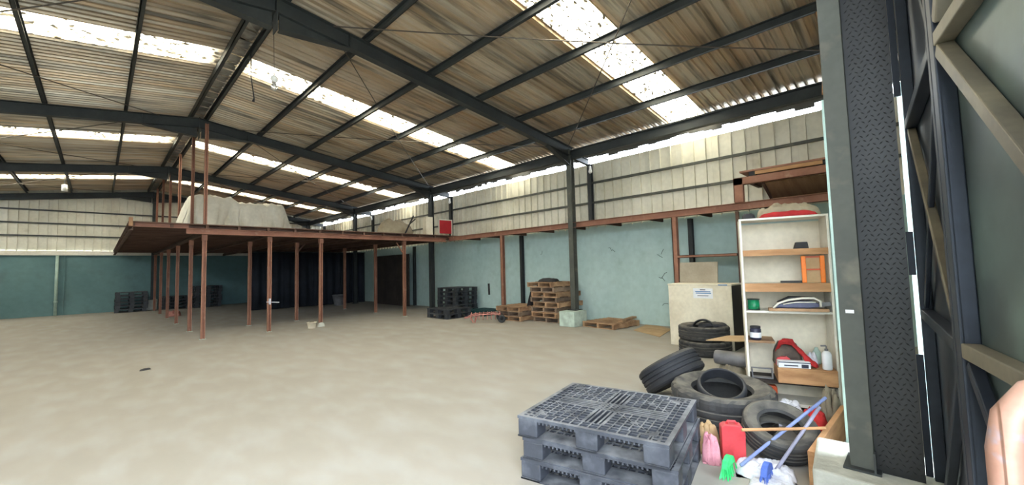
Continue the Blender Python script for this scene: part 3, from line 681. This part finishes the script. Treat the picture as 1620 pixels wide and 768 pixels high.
single('tyre_ring', MB().lathe([(.205, -.06), (.22, -.04), (.225, 0), (.22, .04), (.205, .06), (.19, .062), (.186, .05), (.2, .0), (.186, -.05), (.19, -.062)], 40, None, True), M['rubberclean'], 'small tyre ring tilted inside the hole of the large worn tyre', 'tyre', (4.4, 1.5, .36), (.2, -.5, 0), smooth=True)
tyre('smooth dark tyre leaning against the large worn tyre', .37, .27, .22, (4.87, 2.22, .318), Vector((0, 0, 1)).rotation_difference(Vector((.05, .52, .75))).to_euler(), 'rubberclean', lugs=False)
tyre('car tyre tilted towards the red can, below the white shelf', .275, .19, .15, (4.0, .93, .2), (.24, -.36, 0), 'rubber', lugs=False)
lump('debris', 'flat rusty scrap strip on the floor behind the leaning tyre', 'scrap', M['orangedk'], (6.55, 2.75, 0), .18, .05, .03, 6, .9)

# ================================================================== white shelf
A = Vector((4.98, 1.42)); Bv = Vector((5.23, .66)); wdt = (Bv-A).length; ra = math.atan2((Bv-A).y, (Bv-A).x)
SH = thing('white_shelf', 'tall cream white shelf full of odds and ends beside the gate column', 'shelf', (A.x, A.y, 0), ra)
SD = .36
def sp(a, b, z): # shelf coordinates -> world: a along the front, b depth behind the front
    return (A.x+a*math.cos(ra)-b*math.sin(ra), A.y+a*math.sin(ra)+b*math.cos(ra), z)
part('side_panel', B(0, .022, 0, SD, 0, 2.05), M['white'], SH, bevel=.003); part('side_panel', B(wdt-.022, wdt, 0, SD, 0, 2.05), M['white'], SH, bevel=.003)
part('back_panel', B(.022, wdt-.022, SD-.012, SD, 0, 2.03), M['offwhite'], SH); part('top_board', B(.0, wdt, 0, SD, 2.05, 2.07), M['white'], SH)
def shelf_board(z, t, mat, front=None, x1=None):
    o = part('shelf_board', B(.022, (x1 or wdt-.022), .012, SD-.012, z-t, z), mat, SH)
    if front: part('front_lath', B(.022, wdt-.022, -.006, .012, z-front, z+.004), M['wood'], o)
shelf_board(1.72, .025, M['wood'], .06); shelf_board(1.36, .025, M['white'], .085); shelf_board(1.07, .022, M['white']); shelf_board(.75, .022, M['palletwood'], None, .27); shelf_board(.34, .03, M['darkply']); shelf_board(.12, .03, M['white'])
cr = thing('wooden_crate', 'plain wooden drawer box resting low in the white shelf', 'drawer', sp(.27, -.08, .345), ra)
part('front_board', B(0, .5, 0, .02, 0, .14), M['wood'], cr, bevel=.003); part('side_board', B(0, .02, .02, .38, 0, .14), M['wood'], cr); part('side_board', B(.48, .5, .02, .38, 0, .14), M['wood'], cr); part('top_board', B(0, .5, 0, .38, .142, .155), M['wood'], cr)
def onshelf(name, mb, mat, label, cat, a, b, z, rz_=0, **k): return single(name, mb, M[mat], label, cat, sp(a, b, z), (0, 0, ra+rz_), **k)
# contents
onshelf('black_case', MB().prism([(0, 0), (.13, 0), (.12, .07), (.02, .07)], 0, .08, M=Matrix.Rotation(PI/2, 4, 'X') @ Matrix.Translation((0, 0, -.08))), 'dark', 'small black case on the highest wooden shelf', 'case', .5, .06, 1.724, bevel=.004)
onshelf('black_file', B(0, .2, 0, .03, 0, .022), 'dark', 'long flat black tool lying on the second wooden shelf', 'tool', .36, .05, 1.366, bevel=.004)
of = thing('orange_level', 'bright orange plastic frame standing on the second wooden shelf', 'frame', sp(.55, .03, 1.366), ra)
for x in (0, .16): part('side_bar', B(x, x+.04, 0, .03, 0, .28), M['orange'], of, bevel=.006)
part('cross_bar', B(.04, .16, .008, .022, .13, .145), M['orangedk'], of); part('cross_bar', B(.04, .16, .008, .022, .26, .275), M['orangedk'], of); part('web', B(.04, .16, .02, .026, .0, .26), M['card'], of)
gs = thing('wire_spool', 'spool of shiny green wire on the third shelf', 'spool', sp(.1, .1, 1.072), ra)
part('wire', MB().lathe([(.0, .008), (.055, .008), (.057, .04), (.055, .11), (0, .11)], 24), M['green'], gs, smooth=True); part('rim', MB().lathe([(0, 0), (.06, 0), (.06, .008), (0, .008)], 24), M['dark'], gs); part('rim', MB().lathe([(0, .11), (.06, .11), (.06, .118), (0, .118)], 24), M['dark'], gs)
# sagging plank and headlamp housing
onshelf('sagging_plank', B(0, .52, 0, .12, 0, .03), 'palletwood', 'rough sagging plank laid across the third shelf', 'plank', .23, -.03, 1.073, bevel=.004)
hl = thing('headlamp', 'car headlamp housing with pale rim lying on the sagging plank', 'headlamp', sp(.27, -.02, 1.106), ra)
prof = [(0, .0), (.05, .05), (.14, .085), (.26, .105), (.36, .1), (.4, .07), (.4, .02), (.33, -.0)]
def pm_(pl, y0, y1): return MB().prism(pl, -y1, -y0, M=Matrix.Rotation(PI/2, 4, 'X'))
part('lens', pm_([(x, z*.72) for x, z in prof], .0, .16), M['slate'], hl, bevel=.015)
part('rim', MB().tube([(0, -.006, .0), (.05, -.006, .05), (.14, -.006, .085), (.26, -.006, .105), (.36, -.006, .105), (.41, -.006, .075), (.41, -.006, .02)], .011, 8), M['white'], hl, smooth=True)
part('housing', pm_([(.05, .055), (.15, .08), (.36, .09), (.37, .11), (.16, .115)], .02, .17), M['dark'], hl); part('bracket', MB().bar((.38, .05, .03), (.5, .05, .05), .06, .04), M['grey'], hl)
part('inner_rim', MB().tube([(.09, -.005, .04), (.2, -.005, .062), (.37, -.005, .065)], .007, 6), M['white'], hl, smooth=True)
pc = thing('paint_jar', 'dark jar with white label on the small lower shelf', 'jar', sp(.1, .08, .752), ra)
part('body', MB().lathe([(0, 0), (.05, 0), (.054, .01), (.054, .11), (.045, .125), (0, .125)], 24), M['navy'], pc, smooth=True); part('lid', MB().lathe([(0, .125), (.05, .125), (.05, .145), (0, .145)], 24), M['dark'], pc)
part('label', MB().surf(lambda u, v: Vector((.0555*math.cos(-PI*.95+u*PI*.9), .0555*math.sin(-PI*.95+u*PI*.9), .025+.055*v)), 14, 1), M['label'], pc)
onshelf('tool_bag', heap(.13, .11, .2, 21, 18, 18, 4), 'darkbag', 'dusty brown tool bag on the wooden drawer box', 'bag', .39, .2, .502, 0, smooth=True, solid=-.006)
RP = [Vector(p) for p in ((.02, .14, .1), (.06, .06, .235), (.16, .045, .235), (.23, .02, .14), (.3, -.01, .06), (.36, -.02, .012))]
def ragfn(u, v):
    f = u*5; i = min(4, int(f)); c = RP[i].lerp(RP[i+1], f-i); w = .11+.05*math.sin(u*9)
    return c+Vector((.25*(v-.5)*w+.015*noise.noise(Vector((u*9, v*5, 1))), (v-.5)*w, .02*math.sin(v*14+u*6)+.02*noise.noise(Vector((u*8, v*8, 5)))))
onshelf('red_rag', MB().surf(ragfn, 30, 16), 'redcloth', 'red rag draped over the dusty tool bag on the drawer box', 'rag', .27, .06, .502, 0, smooth=True, solid=.006)
onshelf('red_glove', heap(.07, .04, .08, 24, 16, 12), 'red', 'bright red glove in front of the tool bag', 'glove', .34, .06, .502, .1, smooth=True, solid=-.004)
onshelf('crumpled_bag', heap(.05, .05, .11, 25, 16, 14, 2, .25), 'rag', 'crumpled pale plastic bag beside the bottle on the drawer box', 'bag', .6, .13, .502, 0, smooth=True, solid=-.004)
wb = thing('white_carton', 'flat white carton with a black band on the wooden drawer box', 'carton', sp(.28, -.075, .502), ra)
part('box', B(0, .28, 0, .09, 0, .065), M['label'], wb, bevel=.004, rot=(0, 0, .08)); part('band', B(.0, .281, -.002, .0, .05, .06), M['ink'], wb, rot=(0, 0, .08)); part('end_print', B(.2, .26, -.003, -.001, .005, .04), M['ink'], wb, rot=(0, 0, .08))
part('print_line', B(.05, .17, -.003, -.001, .018, .03), M['ink'], wb, rot=(0, 0, .08))
pbt = thing('pump_bottle', 'white pump bottle standing on the wooden drawer box', 'bottle', sp(.7, -.02, .502), ra)
part('body', MB().lathe([(0, 0), (.038, 0), (.042, .01), (.042, .15), (.03, .175), (.015, .185), (0, .185)], 24), M['label'], pbt, smooth=True); part('pump', MB().lathe([(0, .185), (.016, .185), (.016, .205), (.006, .207), (.006, .235), (0, .235)], 16).bar((0, 0, .235), (-.045, 0, .232), .014, .012), M['grey'], pbt)
onshelf('blue_bottle', MB().lathe([(0, 0), (.035, 0), (.038, .01), (.038, .12), (.02, .15), (.014, .17), (0, .17)], 20), 'mint', 'pale blue bottle behind the white pump bottle', 'bottle', .66, .24, .502, 0, smooth=True)
onshelf('steel_bracket', MB().box(0, .2, 0, .08, 0, .008).box(0, .012, 0, .08, .008, .09).box(0, .2, .05, .08, .09, .1).box(.188, .2, .0, .08, .008, .09), 'grey', 'bent grey metal bracket on the lowest shelf', 'bracket', .04, .05, .345)
onshelf('orange_can', MB().prism([(0, 0), (.1, 0), (.1, .13), (.085, .15), (.02, .15), (0, .13)], 0, .07, M=Matrix.Rotation(PI/2, 4, 'X')), 'orangedk', 'dark orange plastic can on the bottom board of the white shelf', 'can', .17, .14, .121, bevel=.008)
onshelf('small_tin', MB().lathe([(0, 0), (.05, 0), (.05, .1), (.053, .1), (.053, .11), (0, .108)], 20), 'dark', 'small dark tin beside the orange can', 'tin', .12, .06, .121, 0)
# on the shelf top
onshelf('folded_canvas', heap(.3, .13, .14, 31, 30, 20, 3, .18, 4), 'tan', 'rumpled tan canvas folded on top of the white shelf', 'canvas', .48, .21, 2.072, 0, smooth=True, solid=-.006)
onshelf('red_cloth_bundle', heap(.26, .035, .05, 33, 20, 10, 3), 'redcloth', 'thin dark red cloth under the tan canvas on the shelf', 'cloth', .46, .036, 2.072, 0, smooth=True, solid=-.004)
onshelf('black_tool_roll', heap(.07, .08, .06, 34, 14, 12), 'dark', 'small black bundle at the corner of the shelf top', 'bundle', .1, .1, 2.072, 0, smooth=True, solid=-.004)

# beside the shelf
lump('grey_sack', 'grey cement sack lying beside the foot of the white shelf', 'sack', M['sack'], (5.78, 1.83, 0), .22, .17, .3, 41, .1)
lump('grey_sack', 'smaller pale sack slumped in front of the grey cement sack', 'sack', M['sack'], (5.3, 1.72, 0), .16, .13, .17, 42, .2)
rl = thing('cloth_roll', 'rolled grey matting lying on the cement sack', 'roll', (5.72, 1.8, .375), .0)
part('roll', MB().lathe([(0, -.2), (.085, -.2), (.09, -.18), (.09, .18), (.085, .2), (0, .2)], 20, Matrix.Rotation(PI/2, 4, 'X')), M['grey'], rl, smooth=True)
single('cardboard_flap', MB().prism([(0, 0), (.5, -.1), (.85, -.56), (.45, -.66), (.15, -.35)], 0, .008), M['card'], 'flat piece of brown cardboard jutting from behind the shelf', 'cardboard', (5.55, 2.05, .6), (0, 0, 0))
st = thing('dark_crate', 'dark crate behind the shelf holding up the cardboard piece', 'crate', (5.92, 1.3, 0))
part('side', B(0, .5, 0, .02, 0, .59), M['dark'], st); part('side', B(0, .5, .5, .52, 0, .59), M['dark'], st) if False else None
part('body', B(.02, .5, .02, .2, 0, .592), M['dark'], st)

# ================================================================== clutter in the near corner
def jerry(t):
    part('body', MB().prism([(0, 0), (.17, 0), (.175, .24), (.15, .29), (.03, .29), (0, .27)], -.1, 0, M=Matrix.Rotation(PI/2, 4, 'X')), M['red'], t, bevel=.006)
    part('handle', MB().tube([(.04, .05, .28), (.06, .05, .31), (.11, .05, .31), (.13, .05, .28)], .01, 8), M['red'], t, smooth=True)
jc = thing('red_can', 'dusty red plastic can standing beside the pallets and tyres', 'can', (3.58, 1.24, 0), math.radians(-62)); jerry(jc)
lump('pink_cloth', 'crumpled pink cloth beside the red can', 'cloth', M['pink'], (3.5, 1.3, 0), .035, .06, .19, 51, .3, crease=.2, p=1.8)
lump('brown_sack', 'small brown paper sack squeezed between pallets and red can', 'sack', M['card'], (3.72, 1.4, 0), .1, .08, .22, 52, .2)
lump('white_rags', 'heap of white rags on the floor around the broom heads', 'rags', M['rag'], (3.6, .95, 0), .15, .2, .07, 53, .3, crease=.3, freq=5)
lump('white_rags', 'flat white cloth spread under the blue broom head', 'rags', M['rag'], (3.38, .84, 0), .12, .16, .04, 54, .1, crease=.3, freq=5)
def broom(label, lo, hi, hm, bm_, group=None):
    lo = Vector(lo); hi = Vector(hi); d = (hi-lo).normalized()
    t = thing('broom', label, 'broom', lo, group=group)
    part('handle', MB().tube([d*.12, (hi-lo)], .0125, 10), M[hm], t, smooth=True)
    hd = part('head', MB().prism([(-.1, 0), (.1, 0), (.07, .05), (.02, .07), (-.02, .07), (-.07, .05)], -.02, .02, M=Matrix.Translation((0, 0, .07)) @ Matrix.Rotation(PI/2, 4, 'X')), M[bm_], t, bevel=.006)
    br = MB()
    for k in range(60):
        x = random.uniform(-.1, .1); y = random.uniform(-.02, .02); br.tube([(x, y, .075), (x*1.25+random.uniform(-.01, .01), y*1.8, .0)], .0035, 4)
    tag(part('bristles', br, M[bm_], t), kind='stuff'); return t
broom('broom with a long blue handle and bright green bristles', (3.4, 1.14, 0), (4.24, .64, .47), 'blue2', 'greenbr')
broom('broom with a grey handle and blue head leaning by the wooden plank', (3.46, .9, .0), (4.08, .66, .43), 'grayhandle', 'bluebr')
single('wooden_stick', MB().tube([(3.55, 1.08, .3), (4.0, .62, .3)], .012, 8), M['wood'], 'thin wooden stick lying across from the red can to the plank', 'stick')
single('wooden_plank', B(0, 1.3, -.02, .02, 0, .26), M['wood'], 'long brown wooden plank on edge beside the concrete plinth', 'plank', (3.56, .645, 0), (0, 0, -.03), bevel=.004)
lump('red_bag', 'bright red plastic bag slumped on the plank below the shelf', 'bag', M['redcloth'], (4.58, .8, .0), .24, .1, .22, 61, .0, crease=.16, p=2.2)
lump('plastic_bag', 'crumpled grey plastic bag on the floor under the shelf', 'bag', M['rag'], (4.8, 1.02, .0), .1, .12, .2, 62, .2, crease=.15)
lump('dark_sack', 'dark lumpy sack at the foot of the shelf beside the red bag', 'sack', M['sack'], (4.98, .72, 0), .12, .09, .28, 63, .1, crease=.25)

# ================================================================== gate jamb and gate leaf
jb = thing('gate_post', 'grey steel gate post with diamond plate cover on a concrete plinth', 'gate post', (3.13, .2, 0))
part('plinth', MB().prism([(-.16, -.4), (.5, -.4), (.42, .4), (-.14, .34)], 0, .38), M['concrete'], jb, bevel=.015)
part('post', MB().bar((.03, .125, .38), (.03, .125, 4.5), .11, .012, (1, 0, 0)).bar((.1, .125, .38), (.1, .125, 4.5), .01, .13, (1, 0, 0)).bar((.17, .125, .38), (.17, .125, 4.5), .11, .012, (1, 0, 0)), M['steel2'], jb, bevel=.003)
part('base_plate', B(-.02, .22, .04, .21, .38, .392), M['steel'], jb); part('gusset', B(-.02, .02, .06, .07, .392, .5), M['steel'], jb)
part('label_tag', B(.02, .023, .11, .15, 1.28, 1.3), M['label'], jb)
dpl = part('diamond_plate', B(.05, .056, -.135, .068, .38, 4.4), M['diamond'], jb)
dm = MB()
kz = 0
while .42+kz*.028 < 4.3:
    for ky in range(8):
        y = -.122+ky*.028+(.014 if kz % 2 else 0); z = .42+kz*.028
        if y > .06: continue
        a = PI/4 if (kz+ky) % 2 else -PI/4
        c, s_ = math.cos(a), math.sin(a); L2, W2 = .012, .0035
        dm.add([(.05, y+c*L2, z+s_*L2), (.05, y-s_*W2, z+c*W2), (.05, y-c*L2, z-s_*L2), (.05, y+s_*W2, z-c*W2), (.0472, y, z)], [(0, 1, 4), (1, 2, 4), (2, 3, 4), (3, 0, 4)])
    kz += 1
tag(part('tread_pattern', dm, M['diamond'], dpl), kind='stuff')
mt = single('mint_batten', B(0, .05, 0, .03, 0, 2.74), M['mint'], 'narrow pale mint batten standing behind the gate post', 'batten', (3.62, .42, 0))
cb_ = single('power_cable', MB().tube([(7.26, .88, 5.2), (7.9, .88, 5.0), (7.86, .9, 4.7), (7.75, .92, 4.35), (7.68, .93, 4.1)], .012, 6), M['wood'], 'tan power cable hanging from the roof beside the gate post', 'cable', smooth=True)

# folding gate leaf: two framed panels (each panel a part with its own pieces)
G = [Vector((3.3, .035)), Vector((2.1, -.058)), Vector((.95, -.28))]
gt = thing('folding_gate', 'dark steel folding gate leaf with braced inner frame', 'gate', (G[0].x, G[0].y, 0))
gt2 = []
for k in range(2):
    a, b = G[k], G[k+1]; d = (b-a); ln = d.length; ang = math.atan2(d.y, d.x)
    p = link('panel', MB().box(.01, ln-.01, .052, .058, .08, 4.2).mesh('panel', M['gate' if k == 0 else 'gategreen']), gt, (a.x-G[0].x, a.y-G[0].y, 0), (0, 0, ang))
    def gb(nm, p0, p1, w=.05, h=.05, m='gate'): part(nm, MB().bar((p0[0], .026, p0[1]), (p1[0], .026, p1[1]), w, h, (0, 1, 0)), M[m], p, bevel=.004)
    gb('stile', (.03, .1), (.03, 4.18)); gb('stile', (ln-.03, .1), (ln-.03, 4.18))
    for z in (.12, 1.285, 2.36, 4.16): gb('rail', (.055, z), (ln-.055, z), m='gatebar' if (k == 1 and z > 1 and z < 4) else 'gate')
    if k == 0:
        gb('brace', (.06, 2.32), (ln-.06, 1.33), .035, .035, 'gatebar'); gb('brace', (ln-.06, 1.24), (.06, .16), .035, .035); gb('brace', (.06, 4.1), (ln-.06, 2.42), .035, .035); gb('brace', (.06, 1.33), (ln-.06, 2.32), .035, .02)
    else:
        gb('brace', (.06, 2.32), (ln-.06, 1.33), .045, .045, 'gatebar'); gb('brace', (.06, 2.42), (ln-.06, 4.1), .045, .045, 'gatebar'); gb('brace', (.06, 1.24), (ln-.06, .16), .035, .035)
    gt2.append((p, ln))
p, ln = gt2[0]
for z0, z1 in ((.1, 1.05), (1.5, 1.75), (2.55, 3.5)): part('edge_flange', B(-.006, .006, -.031, 0, z0, z1), M['gate'], p)
# bent pipe handle on the near panel
p, ln = gt2[1]
part('handle', MB().tube([(.93, 0, .5), (.93, -.08, .5), (.93, -.13, .53), (.93, -.155, .6), (.93, -.155, 1.25), (.93, -.145, 1.31), (.93, -.115, 1.355), (.93, -.07, 1.375), (.93, .0, 1.38)], .025, 14), M['copper'], p, smooth=True, label='worn copper coloured bent pipe handle')

# ================================================================== lamps and cords
lb = thing('hanging_bulb', 'clear light bulb hanging on a long thin wire under the ridge', 'lamp', (2.02, 7.6, 4.72))
part('wire', MB().tube([(0, 0, .22), (-.02, 0, 1.15)], .006, 6), M['rod'], lb); part('socket', MB().lathe([(0, .24), (.03, .24), (.06, .2), (.05, .15), (.03, .13), (0, .13)], 16), M['porcelain'], lb, smooth=True)
part('bulb', MB().lathe([(0, -.02), (.03, -.015), (.05, .02), (.05, .06), (.03, .1), (.02, .14), (0, .14)], 16), M['bulb'], lb, smooth=True)
single('electric_cable', MB().tube([(1.96, 8.9, 5.9), (1.97, 8.92, 5.4), (2.03, 8.94, 5.0), (2.02, 8.95, 4.93)], [.009, .009, .012, .025], 6), M['dark'], 'loose dark cord dangling from the ridge with a knot at its end', 'cord', smooth=True)
pl_ = thing('pendant_lamp', 'small white pendant lamp below the roof near the end wall', 'lamp', (-1.05, 24.0, 5.1))
part('shade', MB().lathe([(.03, .28), (.08, .26), (.09, .0), (.08, .0), (.07, .24), (0, .25)], 18), M['porcelain'], pl_, smooth=True); part('stem', MB().tube([(0, 0, .28), (0, 0, .5)], .015, 6), M['dark'], pl_)
for i, y in enumerate((TY[1], TY[2], TY[3])):
    w_ = ['bulb lamp hanging at the wall post behind the plinth column', 'bulb lamp hanging at the wall post above the red board', 'bulb lamp hanging at the wall post above the back of the mezzanine'][i]
    l = thing('wall_bulb', 'white ' + w_, 'lamp', (10.12, y-.1, 4.3), group='wall bulb lamps')
    part('socket', MB().lathe([(0, .22), (.03, .22), (.035, .12), (0, .12)], 12), M['porcelain'], l); part('bulb', MB().lathe([(0, 0), (.04, .02), (.055, .06), (.04, .11), (.03, .125), (0, .125)], 14), M['porcelain'], l, smooth=True); part('wire', MB().tube([(0, 0, .22), (.0, .05, .33)], .01, 6), M['dark'], l)
